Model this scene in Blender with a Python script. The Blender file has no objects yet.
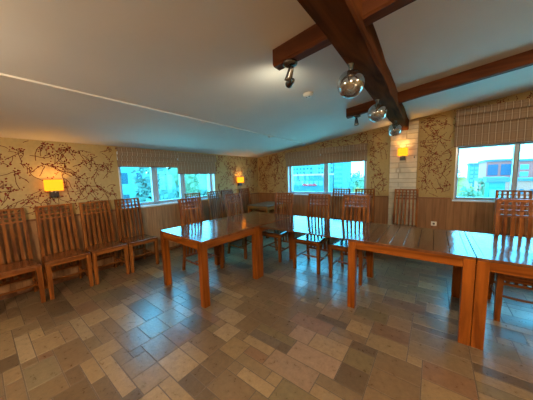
import bpy, bmesh, math, random
from mathutils import Vector, Matrix

random.seed(7)
S = bpy.context.scene
C = S.collection
PI = math.pi

# ------------------------------------------------------------------ camera
cam_data = bpy.data.cameras.new('camera')
cam_data.sensor_fit = 'HORIZONTAL'
cam_data.sensor_width = 36.0
cam_data.lens = 14.933
cam_data.clip_start = 0.05
cam_data.clip_end = 600
cam = bpy.data.objects.new('camera', cam_data)
C.objects.link(cam)
R3 = Matrix(((0.79729, -0.04138, 0.60218), (0.60295, 0.10089, -0.79137), (-0.02801, 0.99404, 0.10538)))
cam.matrix_world = Matrix.Translation((4.208, -5.146, 1.4203)) @ R3.to_4x4()
S.camera = cam

# ------------------------------------------------------------------ world, lights, exposure
SKY = 7.8
world = bpy.data.worlds.new('sky')
world.use_nodes = True
S.world = world
bg = world.node_tree.nodes['Background']
bg.inputs['Color'].default_value = (0.062, 0.53, 0.9, 1)
bg.inputs['Strength'].default_value = SKY

def lamp(name, kind, loc, power, color, size=0.1, rot=None, **kw):
    d = bpy.data.lights.new(name, kind)
    d.energy = power
    d.color = color
    if kind == 'AREA':
        d.shape = 'DISK'
        d.size = size
    else:
        d.shadow_soft_size = size
    for k, v in kw.items():
        setattr(d, k, v)
    o = bpy.data.objects.new(name, d)
    o.location = loc
    if rot: o.rotation_euler = rot
    C.objects.link(o)
    return o

WARM = (1.0, 0.77, 0.52)
H0, HS = 1.985, 0.113                  # ceiling height at the left wall and its slope
def ceil_z(x): return H0 + HS * x
# unseen warm lamps added under the ceiling to fill the hall with light
for i, (x, y, w) in enumerate([(2.3, -5.9, 23), (4.8, -6.8, 98), (6.8, -4.4, 52)]):
    lamp('warm_fill_light', 'POINT', (x, y, ceil_z(x) - 0.22), w, WARM, 0.15)

S.view_settings.view_transform = 'Standard'
S.view_settings.look = 'None'
S.view_settings.gamma = 1.0
S.view_settings.use_curve_mapping = False
S.view_settings.exposure = 1.62
S.cycles.use_denoising = True
S.cycles.max_bounces = 10
S.cycles.diffuse_bounces = 5
S.cycles.sample_clamp_indirect = 6.0

def portal(name, loc, sx, sy, rot):
    d = bpy.data.lights.new(name, 'AREA')
    d.shape = 'RECTANGLE'; d.size = sx; d.size_y = sy
    d.cycles.is_portal = True
    o = bpy.data.objects.new(name, d)
    o.location = loc; o.rotation_euler = rot
    C.objects.link(o)

# ------------------------------------------------------------------ node materials
def mat_new(name):
    m = bpy.data.materials.new(name)
    m.use_nodes = True
    nt = m.node_tree
    b = nt.nodes['Principled BSDF']
    return m, nt, b

def plain(name, col, rough=0.5, metal=0.0, spec=0.5, bump=0.0, bscale=40, var=0.0, vscale=8):
    m, nt, b = mat_new(name)
    b.inputs['Base Color'].default_value = (*col, 1)
    b.inputs['Roughness'].default_value = rough
    b.inputs['Metallic'].default_value = metal
    b.inputs['Specular IOR Level'].default_value = spec
    tc = nt.nodes.new('ShaderNodeTexCoord')
    if var:
        n = nt.nodes.new('ShaderNodeTexNoise'); n.inputs['Scale'].default_value = vscale
        n.inputs['Detail'].default_value = 5
        nt.links.new(tc.outputs['Object'], n.inputs['Vector'])
        r = nt.nodes.new('ShaderNodeValToRGB')
        r.color_ramp.elements[0].position = 0.3; r.color_ramp.elements[1].position = 0.7
        r.color_ramp.elements[0].color = (*[c * (1 - var) for c in col], 1)
        r.color_ramp.elements[1].color = (*[min(1, c * (1 + var)) for c in col], 1)
        nt.links.new(n.outputs['Fac'], r.inputs['Fac'])
        nt.links.new(r.outputs['Color'], b.inputs['Base Color'])
    if bump:
        n2 = nt.nodes.new('ShaderNodeTexNoise'); n2.inputs['Scale'].default_value = bscale
        n2.inputs['Detail'].default_value = 4
        nt.links.new(tc.outputs['Object'], n2.inputs['Vector'])
        bp = nt.nodes.new('ShaderNodeBump'); bp.inputs['Strength'].default_value = bump
        bp.inputs['Distance'].default_value = 0.01
        nt.links.new(n2.outputs['Fac'], bp.inputs['Height'])
        nt.links.new(bp.outputs['Normal'], b.inputs['Normal'])
    return m

def wood(name, dark, light, axis, rough=0.35, coat=0.0, bump=0.08, scale=26, stretch=0.07, tone=0.25, spec=0.3):
    """grain running along the given axis (0 x, 1 y, 2 z)"""
    m, nt, b = mat_new(name)
    tc = nt.nodes.new('ShaderNodeTexCoord')
    mp = nt.nodes.new('ShaderNodeMapping')
    sc = [scale] * 3; sc[axis] = scale * stretch
    mp.inputs['Scale'].default_value = sc
    oi = nt.nodes.new('ShaderNodeObjectInfo')
    mul = nt.nodes.new('ShaderNodeVectorMath'); mul.operation = 'SCALE'
    cmb = nt.nodes.new('ShaderNodeCombineXYZ')
    for k in range(3): nt.links.new(oi.outputs['Random'], cmb.inputs[k])
    nt.links.new(cmb.outputs[0], mul.inputs[0]); mul.inputs['Scale'].default_value = 17.0
    add = nt.nodes.new('ShaderNodeVectorMath'); add.operation = 'ADD'
    nt.links.new(tc.outputs['Object'], add.inputs[0]); nt.links.new(mul.outputs[0], add.inputs[1])
    nt.links.new(add.outputs[0], mp.inputs['Vector'])
    n = nt.nodes.new('ShaderNodeTexNoise'); n.inputs['Scale'].default_value = 1.0
    n.inputs['Detail'].default_value = 6; n.inputs['Distortion'].default_value = 0.6
    nt.links.new(mp.outputs[0], n.inputs['Vector'])
    r = nt.nodes.new('ShaderNodeValToRGB')
    r.color_ramp.elements[0].position = 0.32; r.color_ramp.elements[1].position = 0.68
    r.color_ramp.elements[0].color = (*dark, 1); r.color_ramp.elements[1].color = (*light, 1)
    nt.links.new(n.outputs['Fac'], r.inputs['Fac'])
    hsv = nt.nodes.new('ShaderNodeHueSaturation')
    mr = nt.nodes.new('ShaderNodeMapRange')
    mr.inputs['To Min'].default_value = 1 - tone; mr.inputs['To Max'].default_value = 1 + tone
    nt.links.new(oi.outputs['Random'], mr.inputs['Value'])
    nt.links.new(mr.outputs[0], hsv.inputs['Value'])
    nt.links.new(r.outputs['Color'], hsv.inputs['Color'])
    nt.links.new(hsv.outputs[0], b.inputs['Base Color'])
    b.inputs['Roughness'].default_value = rough
    b.inputs['Coat Weight'].default_value = coat
    b.inputs['Specular IOR Level'].default_value = spec
    b.inputs['Coat Roughness'].default_value = 0.08
    if bump:
        bp = nt.nodes.new('ShaderNodeBump'); bp.inputs['Strength'].default_value = bump
        bp.inputs['Distance'].default_value = 0.004
        nt.links.new(n.outputs['Fac'], bp.inputs['Height'])
        nt.links.new(bp.outputs['Normal'], b.inputs['Normal'])
    return m

def lacquer_top(name, dark, light, axis, rough=0.13):
    """polished table top: wood under varnish with a faint hand-planed waviness"""
    m = wood(name, dark, light, axis, rough=rough, coat=0.0, bump=0.0, scale=14, tone=0.05)
    nt = m.node_tree; b = nt.nodes['Principled BSDF']
    tc = nt.nodes.new('ShaderNodeTexCoord')
    mp = nt.nodes.new('ShaderNodeMapping')
    sc = [13, 13, 13]; sc[axis] = 4
    mp.inputs['Scale'].default_value = sc
    n = nt.nodes.new('ShaderNodeTexNoise'); n.inputs['Scale'].default_value = 1
    n.inputs['Detail'].default_value = 2
    nt.links.new(tc.outputs['Object'], mp.inputs[0]); nt.links.new(mp.outputs[0], n.inputs['Vector'])
    bp = nt.nodes.new('ShaderNodeBump'); bp.inputs['Strength'].default_value = 0.10
    bp.inputs['Distance'].default_value = 0.02
    nt.links.new(n.outputs['Fac'], bp.inputs['Height'])
    nt.links.new(bp.outputs['Normal'], b.inputs['Normal'])
    b.inputs['IOR'].default_value = 1.40
    b.inputs['Specular IOR Level'].default_value = 0.5
    return m

def emit(name, col, strength):
    m = bpy.data.materials.new(name); m.use_nodes = True
    nt = m.node_tree; nt.nodes.clear()
    o = nt.nodes.new('ShaderNodeOutputMaterial'); e = nt.nodes.new('ShaderNodeEmission')
    e.inputs['Color'].default_value = (*col, 1); e.inputs['Strength'].default_value = strength
    nt.links.new(e.outputs[0], o.inputs[0])
    return m

def window_glass(name, tint=(1, 1, 1), base=0.05, power=4.0, rough=0.0):
    """a thin sheet: clear, with reflection growing towards grazing angles"""
    m = bpy.data.materials.new(name); m.use_nodes = True
    nt = m.node_tree; nt.nodes.clear()
    o = nt.nodes.new('ShaderNodeOutputMaterial')
    mix = nt.nodes.new('ShaderNodeMixShader'); lw = nt.nodes.new('ShaderNodeLayerWeight')
    lw.inputs['Blend'].default_value = 0.5
    pw = nt.nodes.new('ShaderNodeMath'); pw.operation = 'POWER'; pw.inputs[1].default_value = power
    nt.links.new(lw.outputs['Facing'], pw.inputs[0])
    mr = nt.nodes.new('ShaderNodeMapRange'); mr.inputs['To Min'].default_value = base; mr.inputs['To Max'].default_value = 1.0
    nt.links.new(pw.outputs[0], mr.inputs['Value'])
    t = nt.nodes.new('ShaderNodeBsdfTransparent'); t.inputs['Color'].default_value = (*tint, 1)
    g = nt.nodes.new('ShaderNodeBsdfGlossy'); g.inputs['Roughness'].default_value = rough
    nt.links.new(mr.outputs[0], mix.inputs[0]); nt.links.new(t.outputs[0], mix.inputs[1])
    nt.links.new(g.outputs[0], mix.inputs[2]); nt.links.new(mix.outputs[0], o.inputs[0])
    return m

def plaid(name, axis, base, stripe, dark):
    """woven roman-shade cloth: pale vertical lines and darker bands; axis = the wall's horizontal axis"""
    m, nt, b = mat_new(name)
    tc = nt.nodes.new('ShaderNodeTexCoord')
    sep = nt.nodes.new('ShaderNodeSeparateXYZ')
    nt.links.new(tc.outputs['Object'], sep.inputs[0])
    def band(sock, period, width, soft=0.15):
        d = nt.nodes.new('ShaderNodeMath'); d.operation = 'DIVIDE'; d.inputs[1].default_value = period
        nt.links.new(sock, d.inputs[0])
        f = nt.nodes.new('ShaderNodeMath'); f.operation = 'FRACT'; nt.links.new(d.outputs[0], f.inputs[0])
        s = nt.nodes.new('ShaderNodeMath'); s.operation = 'SUBTRACT'; s.inputs[1].default_value = 0.5
        nt.links.new(f.outputs[0], s.inputs[0])
        a = nt.nodes.new('ShaderNodeMath'); a.operation = 'ABSOLUTE'; nt.links.new(s.outputs[0], a.inputs[0])
        l = nt.nodes.new('ShaderNodeMath'); l.operation = 'LESS_THAN'; l.inputs[1].default_value = width / 2
        nt.links.new(a.outputs[0], l.inputs[0])
        return l.outputs[0]
    u = sep.outputs[axis]; v = sep.outputs[2]
    def mixc(fac, c1, c2, k=1.0):
        x = nt.nodes.new('ShaderNodeMix'); x.data_type = 'RGBA'
        mm = nt.nodes.new('ShaderNodeMath'); mm.operation = 'MULTIPLY'; mm.inputs[1].default_value = k
        nt.links.new(fac, mm.inputs[0]); nt.links.new(mm.outputs[0], x.inputs[0])
        if isinstance(c1, tuple): x.inputs[6].default_value = (*c1, 1)
        else: nt.links.new(c1, x.inputs[6])
        x.inputs[7].default_value = (*c2, 1)
        return x.outputs[2]
    c = mixc(band(u, 0.078, 0.5), base, dark, 0.65)
    c = mixc(band(v, 0.13, 0.4), c, dark, 0.25)
    c = mixc(band(u, 0.078, 0.11), c, stripe, 0.8)
    c = mixc(band(v, 0.13, 0.06), c, stripe, 0.25)
    nt.links.new(c, b.inputs['Base Color'])
    b.inputs['Roughness'].default_value = 0.9
    n = nt.nodes.new('ShaderNodeTexNoise'); n.inputs['Scale'].default_value = 250
    nt.links.new(tc.outputs['Object'], n.inputs['Vector'])
    bp = nt.nodes.new('ShaderNodeBump'); bp.inputs['Strength'].default_value = 0.3
    bp.inputs['Distance'].default_value = 0.004
    nt.links.new(n.outputs['Fac'], bp.inputs['Height']); nt.links.new(bp.outputs[0], b.inputs['Normal'])
    return m

def floor_mat(name):
    m, nt, b = mat_new(name)
    at = nt.nodes.new('ShaderNodeAttribute'); at.attribute_name = 'tile_colour'
    tc = nt.nodes.new('ShaderNodeTexCoord')
    n = nt.nodes.new('ShaderNodeTexNoise'); n.inputs['Scale'].default_value = 20; n.inputs['Detail'].default_value = 8
    n.inputs['Roughness'].default_value = 0.75; n.inputs['Distortion'].default_value = 0.2
    nt.links.new(tc.outputs['Object'], n.inputs['Vector'])
    mr = nt.nodes.new('ShaderNodeMapRange')
    mr.inputs['From Min'].default_value = 0.3; mr.inputs['From Max'].default_value = 0.7
    mr.inputs['To Min'].default_value = 0.74; mr.inputs['To Max'].default_value = 1.2
    nt.links.new(n.outputs['Fac'], mr.inputs['Value'])
    h = nt.nodes.new('ShaderNodeHueSaturation')
    nt.links.new(at.outputs['Color'], h.inputs['Color']); nt.links.new(mr.outputs[0], h.inputs['Value'])
    nt.links.new(h.outputs[0], b.inputs['Base Color'])
    rr = nt.nodes.new('ShaderNodeMapRange')
    rr.inputs['To Min'].default_value = 0.22; rr.inputs['To Max'].default_value = 0.36
    nt.links.new(n.outputs['Fac'], rr.inputs['Value']); nt.links.new(rr.outputs[0], b.inputs['Roughness'])
    n2 = nt.nodes.new('ShaderNodeTexNoise'); n2.inputs['Scale'].default_value = 35; n2.inputs['Detail'].default_value = 6
    nt.links.new(tc.outputs['Object'], n2.inputs['Vector'])
    bp = nt.nodes.new('ShaderNodeBump'); bp.inputs['Strength'].default_value = 0.22; bp.inputs['Distance'].default_value = 0.006
    nt.links.new(n2.outputs['Fac'], bp.inputs['Height']); nt.links.new(bp.outputs[0], b.inputs['Normal'])
    return m

def panel_mat(name, axis, dark, light):
    """wainscot veneer with upright grain and faint board joints along the wall"""
    m = wood(name, dark, light, 2, rough=0.4, bump=0.04, scale=22, tone=0.02)
    nt = m.node_tree; b = nt.nodes['Principled BSDF']
    src = b.inputs['Base Color'].links[0].from_socket
    tc = nt.nodes.new('ShaderNodeTexCoord'); sep = nt.nodes.new('ShaderNodeSeparateXYZ')
    nt.links.new(tc.outputs['Object'], sep.inputs[0])
    d = nt.nodes.new('ShaderNodeMath'); d.operation = 'DIVIDE'; d.inputs[1].default_value = 0.1
    nt.links.new(sep.outputs[axis], d.inputs[0])
    f = nt.nodes.new('ShaderNodeMath'); f.operation = 'FRACT'; nt.links.new(d.outputs[0], f.inputs[0])
    l = nt.nodes.new('ShaderNodeMath'); l.operation = 'LESS_THAN'; l.inputs[1].default_value = 0.07
    nt.links.new(f.outputs[0], l.inputs[0])
    x = nt.nodes.new('ShaderNodeMix'); x.data_type = 'RGBA'
    k = nt.nodes.new('ShaderNodeMath'); k.operation = 'MULTIPLY'; k.inputs[1].default_value = 0.4
    nt.links.new(l.outputs[0], k.inputs[0]); nt.links.new(k.outputs[0], x.inputs[0])
    nt.links.new(src, x.inputs[6]); x.inputs[7].default_value = (*[c * 0.4 for c in dark], 1)
    nt.links.new(x.outputs[2], b.inputs['Base Color'])
    return m

M = {}
M['ceiling'] = plain('ceiling_paint', (0.66, 0.63, 0.58), 0.8, var=0.03, vscale=2)
M['wallpaper'] = plain('wallpaper', (0.40, 0.285, 0.122), 0.8, spec=0.2, bump=0.1, bscale=120, var=0.08, vscale=25)
M['branch'] = plain('wallpaper_branch', (0.12, 0.028, 0.012), 0.8, spec=0.2, var=0.3, vscale=30)
M['blossom'] = plain('wallpaper_blossom', (0.19, 0.022, 0.011), 0.8, spec=0.2, var=0.35, vscale=20)
M['panel_y'] = panel_mat('wainscot_left', 1, (0.22, 0.105, 0.042), (0.36, 0.19, 0.085))
M['panel_x'] = panel_mat('wainscot_back', 0, (0.20, 0.09, 0.034), (0.32, 0.155, 0.065))
M['rail'] = wood('rail_wood', (0.13, 0.05, 0.018), (0.22, 0.09, 0.035), 0)
M['floor'] = floor_mat('stone_tiles')
M['grout'] = plain('grout', (0.11, 0.08, 0.056), 0.6)
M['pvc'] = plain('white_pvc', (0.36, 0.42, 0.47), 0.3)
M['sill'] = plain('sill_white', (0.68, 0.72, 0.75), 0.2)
M['glass'] = window_glass('pane_glass')
M['beam'] = wood('beam_timber', (0.060, 0.018, 0.006), (0.125, 0.038, 0.011), 0, rough=0.6, bump=0.25, scale=16, tone=0.02, spec=0.12)
M['beam_main'] = wood('main_beam_timber', (0.045, 0.013, 0.003), (0.15, 0.048, 0.012), 1, rough=0.8, bump=0.5, scale=11, stretch=0.14, tone=0.02, spec=0.03)
M['chair_v'] = wood('chair_wood_upright', (0.085, 0.022, 0.004), (0.30, 0.096, 0.018), 2, rough=0.4, scale=26, tone=0.10, spec=0.12)
M['chair_h'] = wood('chair_wood_across', (0.085, 0.022, 0.004), (0.30, 0.096, 0.018), 0, rough=0.4, scale=26, tone=0.10, spec=0.12)
M['seat'] = wood('chair_seat_wood', (0.11, 0.035, 0.010), (0.20, 0.068, 0.020), 1, rough=0.16, scale=24, tone=0.08, spec=0.5)
M['table_v'] = wood('table_leg_wood', (0.115, 0.028, 0.003), (0.31, 0.088, 0.011), 2, rough=0.35, scale=20, tone=0.08, spec=0.12)
M['table_h'] = wood('table_apron_wood', (0.115, 0.028, 0.003), (0.31, 0.088, 0.011), 0, rough=0.35, scale=20, tone=0.08, spec=0.12)
M['table_d'] = wood('table_apron_wood_deep', (0.115, 0.028, 0.003), (0.31, 0.088, 0.011), 1, rough=0.35, scale=20, tone=0.08, spec=0.12)
M['top_x'] = lacquer_top('table_top_across', (0.115, 0.036, 0.011), (0.19, 0.064, 0.021), 0)
M['top_y'] = lacquer_top('table_top_lengthwise', (0.10, 0.037, 0.015), (0.165, 0.065, 0.027), 1)
M['top_dark'] = lacquer_top('leaf_top', (0.055, 0.026, 0.014), (0.10, 0.045, 0.022), 0, rough=0.08)
M['top_dark'].node_tree.nodes['Principled BSDF'].inputs['IOR'].default_value = 1.34
M['groove'] = plain('groove', (0.02, 0.012, 0.008), 0.9, spec=0.0)
M['cloth_y'] = plaid('shade_cloth_left', 1, (0.27, 0.175, 0.105), (0.50, 0.40, 0.29), (0.19, 0.115, 0.066))
M['cloth_x'] = plaid('shade_cloth_back', 0, (0.27, 0.175, 0.105), (0.50, 0.40, 0.29), (0.19, 0.115, 0.066))
M['stone'] = plain('white_stone', (0.60, 0.53, 0.40), 0.7, spec=0.2, bump=0.5, bscale=30, var=0.12, vscale=9)
M['mortar'] = plain('mortar', (0.44, 0.37, 0.26), 0.9)
M['black'] = plain('black_metal', (0.015, 0.014, 0.014), 0.35)
M['chrome'] = plain('chrome', (0.75, 0.74, 0.72), 0.12, metal=1.0)
M['darkchrome'] = plain('dark_chrome', (0.16, 0.15, 0.14), 0.25, metal=1.0)
M['white_plastic'] = plain('white_plastic', (0.72, 0.69, 0.62), 0.4)
M['socket_hole'] = plain('socket_recess', (0.08, 0.07, 0.06), 0.5)
M['shade'] = emit('lit_amber_shade', (1.0, 0.24, 0.008), 1.0)
M['shade_trim'] = plain('shade_trim', (0.75, 0.55, 0.25), 0.6)
M['bulb'] = plain('bulb_glass', (0.85, 0.80, 0.70), 0.1)

# ------------------------------------------------------------------ mesh builder
class MB:
    def __init__(self):
        self.bm = bmesh.new(); self.mats = []
    def slot(self, m):
        if m not in self.mats: self.mats.append(m)
        return self.mats.index(m)
    def hexa(self, pts, m):
        """8 corners: bottom ring of 4 counter-clockwise, then top ring"""
        s = self.slot(m)
        v = [self.bm.verts.new(p) for p in pts]
        fs = []
        for idx in ((3, 2, 1, 0), (4, 5, 6, 7), (0, 1, 5, 4), (1, 2, 6, 5), (2, 3, 7, 6), (3, 0, 4, 7)):
            f = self.bm.faces.new([v[i] for i in idx]); f.material_index = s; fs.append(f)
        return v, fs
    def box(self, x0, x1, y0, y1, z0, z1, m, bev=0.0):
        v, fs = self.hexa([(x0, y0, z0), (x1, y0, z0), (x1, y1, z0), (x0, y1, z0),
                           (x0, y0, z1), (x1, y0, z1), (x1, y1, z1), (x0, y1, z1)], m)
        if bev:
            es = list({e for f in fs for e in f.edges})
            bmesh.ops.bevel(self.bm, geom=es, offset=bev, segments=1, affect='EDGES')
        return self
    def sweep(self, path, m, closed=False):
        """path: list of 4-point rings joined one after another, capped at both ends"""
        s = self.slot(m)
        rings = [[self.bm.verts.new(p) for p in r] for r in path]
        k = len(rings[0])
        for a, b in zip(rings, rings[1:]):
            for i in range(k):
                f = self.bm.faces.new([a[i], a[(i + 1) % k], b[(i + 1) % k], b[i]]); f.material_index = s
        f = self.bm.faces.new(rings[0][::-1]); f.material_index = s
        f = self.bm.faces.new(rings[-1]); f.material_index = s
        return self
    def tube(self, pts, rad, m, seg=8):
        s = self.slot(m)
        rings = []
        for i, p in enumerate(pts):
            p = Vector(p)
            d = (Vector(pts[min(i + 1, len(pts) - 1)]) - Vector(pts[max(i - 1, 0)])).normalized()
            a = d.orthogonal().normalized()
            if i:
                a = (prev - d * prev.dot(d)).normalized()
            prev = a
            b = d.cross(a)
            r = rad[i] if isinstance(rad, (list, tuple)) else rad
            rings.append([tuple(p + (a * math.cos(t) + b * math.sin(t)) * r) for t in [2 * PI * k / seg for k in range(seg)]])
        return self.sweep(rings, m)
    def lathe(self, prof, centre, m, seg=20, axis=None):
        """prof: (radius, height) pairs about a local z axis through centre; axis turns z to that direction"""
        s = self.slot(m)
        rot = Vector((0, 0, 1)).rotation_difference(Vector(axis)).to_matrix() if axis else Matrix.Identity(3)
        c = Vector(centre)
        rings = []
        for r, h in prof:
            if r < 1e-6:
                rings.append([self.bm.verts.new(c + rot @ Vector((0, 0, h)))])
            else:
                rings.append([self.bm.verts.new(c + rot @ Vector((r * math.cos(2 * PI * k / seg), r * math.sin(2 * PI * k / seg), h))) for k in range(seg)])
        for a, b in zip(rings, rings[1:]):
            for i in range(seg):
                j = (i + 1) % seg
                if len(a) == 1 and len(b) == 1: continue
                if len(a) == 1: q = [a[0], b[i], b[j]]
                elif len(b) == 1: q = [a[i], a[j], b[0]]
                else: q = [a[i], a[j], b[j], b[i]]
                f = self.bm.faces.new(q); f.material_index = s; f.smooth = True
        return self
    def poly(self, pts, m):
        s = self.slot(m)
        f = self.bm.faces.new([self.bm.verts.new(p) for p in pts]); f.material_index = s
        return f
    def build(self, name, parent=None, recalc=True):
        if recalc: bmesh.ops.recalc_face_normals(self.bm, faces=self.bm.faces)
        me = bpy.data.meshes.new(name)
        self.bm.to_mesh(me); self.bm.free()
        for m in self.mats: me.materials.append(m)
        o = bpy.data.objects.new(name, me)
        C.objects.link(o)
        if parent: o.parent = parent
        return o

def tag(o, label, cat, group=None):
    o['label'] = label; o['category'] = cat
    if group: o['group'] = group
    return o
def struct(o):
    o['kind'] = 'structure'
    return o
def thing(name, label, cat, loc=(0, 0, 0), rz=0.0, group=None):
    o = bpy.data.objects.new(name, None); o.empty_display_size = 0.1
    C.objects.link(o); o.location = loc; o.rotation_euler = (0, 0, rz)
    return tag(o, label, cat, group)
def dup(root, loc, rz, label, group=None):
    r = root.copy(); C.objects.link(r); r.location = loc; r.rotation_euler = (0, 0, rz)
    r['label'] = label
    if group: r['group'] = group
    for ch in list(root.children):
        c = ch.copy(); C.objects.link(c); c.parent = r
        for g in list(ch.children):
            d = g.copy(); C.objects.link(d); d.parent = c
    return r

# ------------------------------------------------------------------ room shell
RX, RY, TH = 8.5, -9.0, 0.28            # room to x = 8.5 and y = -9, walls 0.28 thick

# floor: stone-look tiles of mixed sizes laid on a module grid over grout
GX, GY, OX, OY = 0.0975, 0.0925, 0.0, -3.774
palette = [((0.195, 0.128, 0.072), 9), ((0.215, 0.146, 0.082), 9), ((0.135, 0.090, 0.052), 8), ((0.235, 0.155, 0.088), 6),
           ((0.215, 0.122, 0.070), 5), ((0.290, 0.198, 0.108), 4), ((0.33, 0.228, 0.122), 3), ((0.185, 0.136, 0.070), 5), ((0.255, 0.175, 0.093), 4)]
pal = [c for c, w in palette for _ in range(w)]
rf = random.Random(11)
i0, i1 = 0, int(RX / GX) + 1
j0, j1 = int((RY - OY) / GY) - 1, int((0 - OY) / GY) + 1
occ = {}
tiles = []
LT, TAN, PK = (0.33, 0.23, 0.13), (0.33, 0.24, 0.145), (0.29, 0.19, 0.125)
DK, OL = (0.165, 0.12, 0.085), (0.215, 0.165, 0.10)
seedtiles = [(2.88, 3.17, -3.88, -3.79, LT), (3.23, 3.56, -3.96, -3.77, PK), (3.25, 3.44, -3.59, -3.44, PK), (3.27, 3.66, -3.77, -3.60, PK),
             (2.65, 2.84, -3.95, -3.78, TAN), (2.39, 2.71, -3.77, -3.58, TAN), (2.55, 2.84, -4.22, -4.14, LT), (3.09, 3.46, -4.15, -4.06, LT),
             (1.73, 2.08, -5.03, -4.86, OL), (1.19, 1.66, -5.03, -4.94, TAN), (2.15, 2.61, -4.69, -4.60, LT), (1.25, 1.72, -4.67, -4.58, TAN),
             (2.94, 3.25, -3.77, -3.68, DK), (3.56, 3.85, -3.96, -3.87, LT), (2.05, 2.45, -3.4, -3.31, TAN)]
for x0, x1, y0, y1, c in seedtiles:
    a, b = round((x0 - OX) / GX), round((x1 - OX) / GX)
    p, q = round((y0 - OY) / GY), round((y1 - OY) / GY)
    if q <= p: q = p + 1
    cells = [(i, j) for i in range(a, b) for j in range(p, q)]
    if any(k in occ for k in cells): continue
    for k in cells: occ[k] = 1
    tiles.append((a, b, p, q, c))
for j in range(j0, j1):
    for i in range(i0, i1):
        if (i, j) in occ: continue
        w = rf.choice([2, 3, 3, 4, 4, 5]); h = rf.choice([1, 1, 2, 2, 2])
        while w > 1 and any((i + k, j) in occ for k in range(w)): w -= 1
        if h == 2 and any((i + k, j + 1) in occ for k in range(w)): h = 1
        if w == 1 and h == 2 and rf.random() < .5: h = 1
        for k in range(w):
            for l in range(h): occ[(i + k, j + l)] = 1
        tiles.append((i, i + w, j, j + h, rf.choice(pal)))
fb = MB()
fb.slot(M['grout']); fb.slot(M['floor'])
fb.box(-TH, RX + TH, RY - TH, TH, -0.2, -0.0015, M['grout'])
lay = fb.bm.loops.layers.float_color.new('tile_colour')
g = 0.0028
for a, b, p, q, c in tiles:
    x0, x1 = max(0, OX + a * GX + g), min(RX, OX + b * GX - g)
    y0, y1 = max(RY, OY + p * GY + g), min(0, OY + q * GY - g)
    if x1 - x0 < 0.01 or y1 - y0 < 0.01: continue
    k = rf.uniform(0.72, 0.92)
    e = 0.0015
    v, fs = fb.hexa([(x0, y0, -0.003), (x1, y0, -0.003), (x1, y1, -0.003), (x0, y1, -0.003),
                     (x0 + e, y0 + e, 0), (x1 - e, y0 + e, 0), (x1 - e, y1 - e, 0), (x0 + e, y1 - e, 0)], M['floor'])
    for f in fs:
        for l in f.loops: l[lay] = (c[0] * k, c[1] * k * .98, c[2] * k * .9, 1)
struct(fb.build('floor'))

# ceiling: one slope rising from the left wall
cb = MB()
def cz(x, y, dz=0): return (x, y, ceil_z(x) + dz)
cb.hexa([cz(-TH, RY - TH), cz(RX + TH, RY - TH), cz(RX + TH, TH), cz(-TH, TH),
         cz(-TH, RY - TH, .2), cz(RX + TH, RY - TH, .2), cz(RX + TH, TH, .2), cz(-TH, TH, .2)], M['ceiling'])
struct(cb.build('ceiling'))

# wallpaper twig pattern, lying in the wall's own mesh
def twigs(mb, put, u0, u1, v0, v1, holes, seed, density=1.0):
    """put(u, v) -> 3-D point on the wallpaper surface"""
    r = random.Random(seed)
    def ok(u, v):
        if not (u0 < u < u1 and v0 < v < v1(u)): return False
        return not any(a < u < b and c < v < d for a, b, c, d in holes)
    def blob(u, v, s):
        n = r.choice([4, 5, 5, 6]); t0 = r.random() * 6.28
        if not ok(u - s, v) or not ok(u + s, v) or not ok(u, v + s) or not ok(u, v - s): return
        mb.poly([put(u + s * r.uniform(.55, 1.1) * math.cos(t0 + 6.283 * k / n), v + s * r.uniform(.55, 1.1) * math.sin(t0 + 6.283 * k / n)) for k in range(n)], M['blossom'])
    def grow(u, v, d, length, w, depth):
        n = int(length / 0.03)
        bend = r.uniform(-.10, .10)
        for i in range(n):
            d += r.uniform(-.38, .38) + bend
            nu, nv = u + 0.03 * math.cos(d), v + 0.03 * math.sin(d)
            if not ok(nu, nv): return
            nx, ny = -math.sin(d) * w / 2, math.cos(d) * w / 2
            if all(ok(a, b) for a, b in ((u + nx, v + ny), (u - nx, v - ny), (nu + nx, nv + ny), (nu - nx, nv - ny))):
                mb.poly([put(u + nx, v + ny), put(u - nx, v - ny), put(nu - nx, nv - ny), put(nu + nx, nv + ny)], M['branch'])
            u, v = nu, nv
            if r.random() < .36: blob(u + r.uniform(-.022, .022), v + r.uniform(-.022, .022), r.uniform(.008, .014))
            if depth and r.random() < .13:
                grow(u, v, d + r.choice([-1, 1]) * r.uniform(.6, 1.2), length * r.uniform(.4, .7), w * .8, depth - 1)
        for k in range(r.choice([1, 2, 3])):
            blob(u + r.uniform(-.03, .03), v + r.uniform(-.03, .03), r.uniform(.008, .014))
    step = 0.30 / density
    u = u0
    while u < u1:
        v = v0
        while v < 2.6:
            a, b = u + r.uniform(0, step), v + r.uniform(0, step)
            if ok(a, b): grow(a, b, r.choice([.7, 1.3, 2.0, 2.6, -.6, 3.7]) + r.uniform(-.4, .4), r.uniform(.14, .28), .0065, 2)
            v += step
        u += step

# left wall, x = 0, with the triple casement
LW = (-3.66, -1.66, 0.95, 1.90)
wl = MB()
def wl_box(y0, y1, z0, z1): wl.box(-TH, 0, y0, y1, z0, z1, M['wallpaper'])
wl_box(RY - TH, LW[0], -0.2, H0); wl_box(LW[1], 0, -0.2, H0)
wl_box(LW[0], LW[1], -0.2, LW[2]); wl_box(LW[0], LW[1], LW[3], H0)
twigs(wl, lambda u, v: (0.0012, u, v), -6.2, -0.01, 0.95, lambda u: 1.975, [(-3.72, -1.6, 0.5, 2.2)], 3, 2.6)
struct(wl.build('wall_left', recalc=False))

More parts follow.
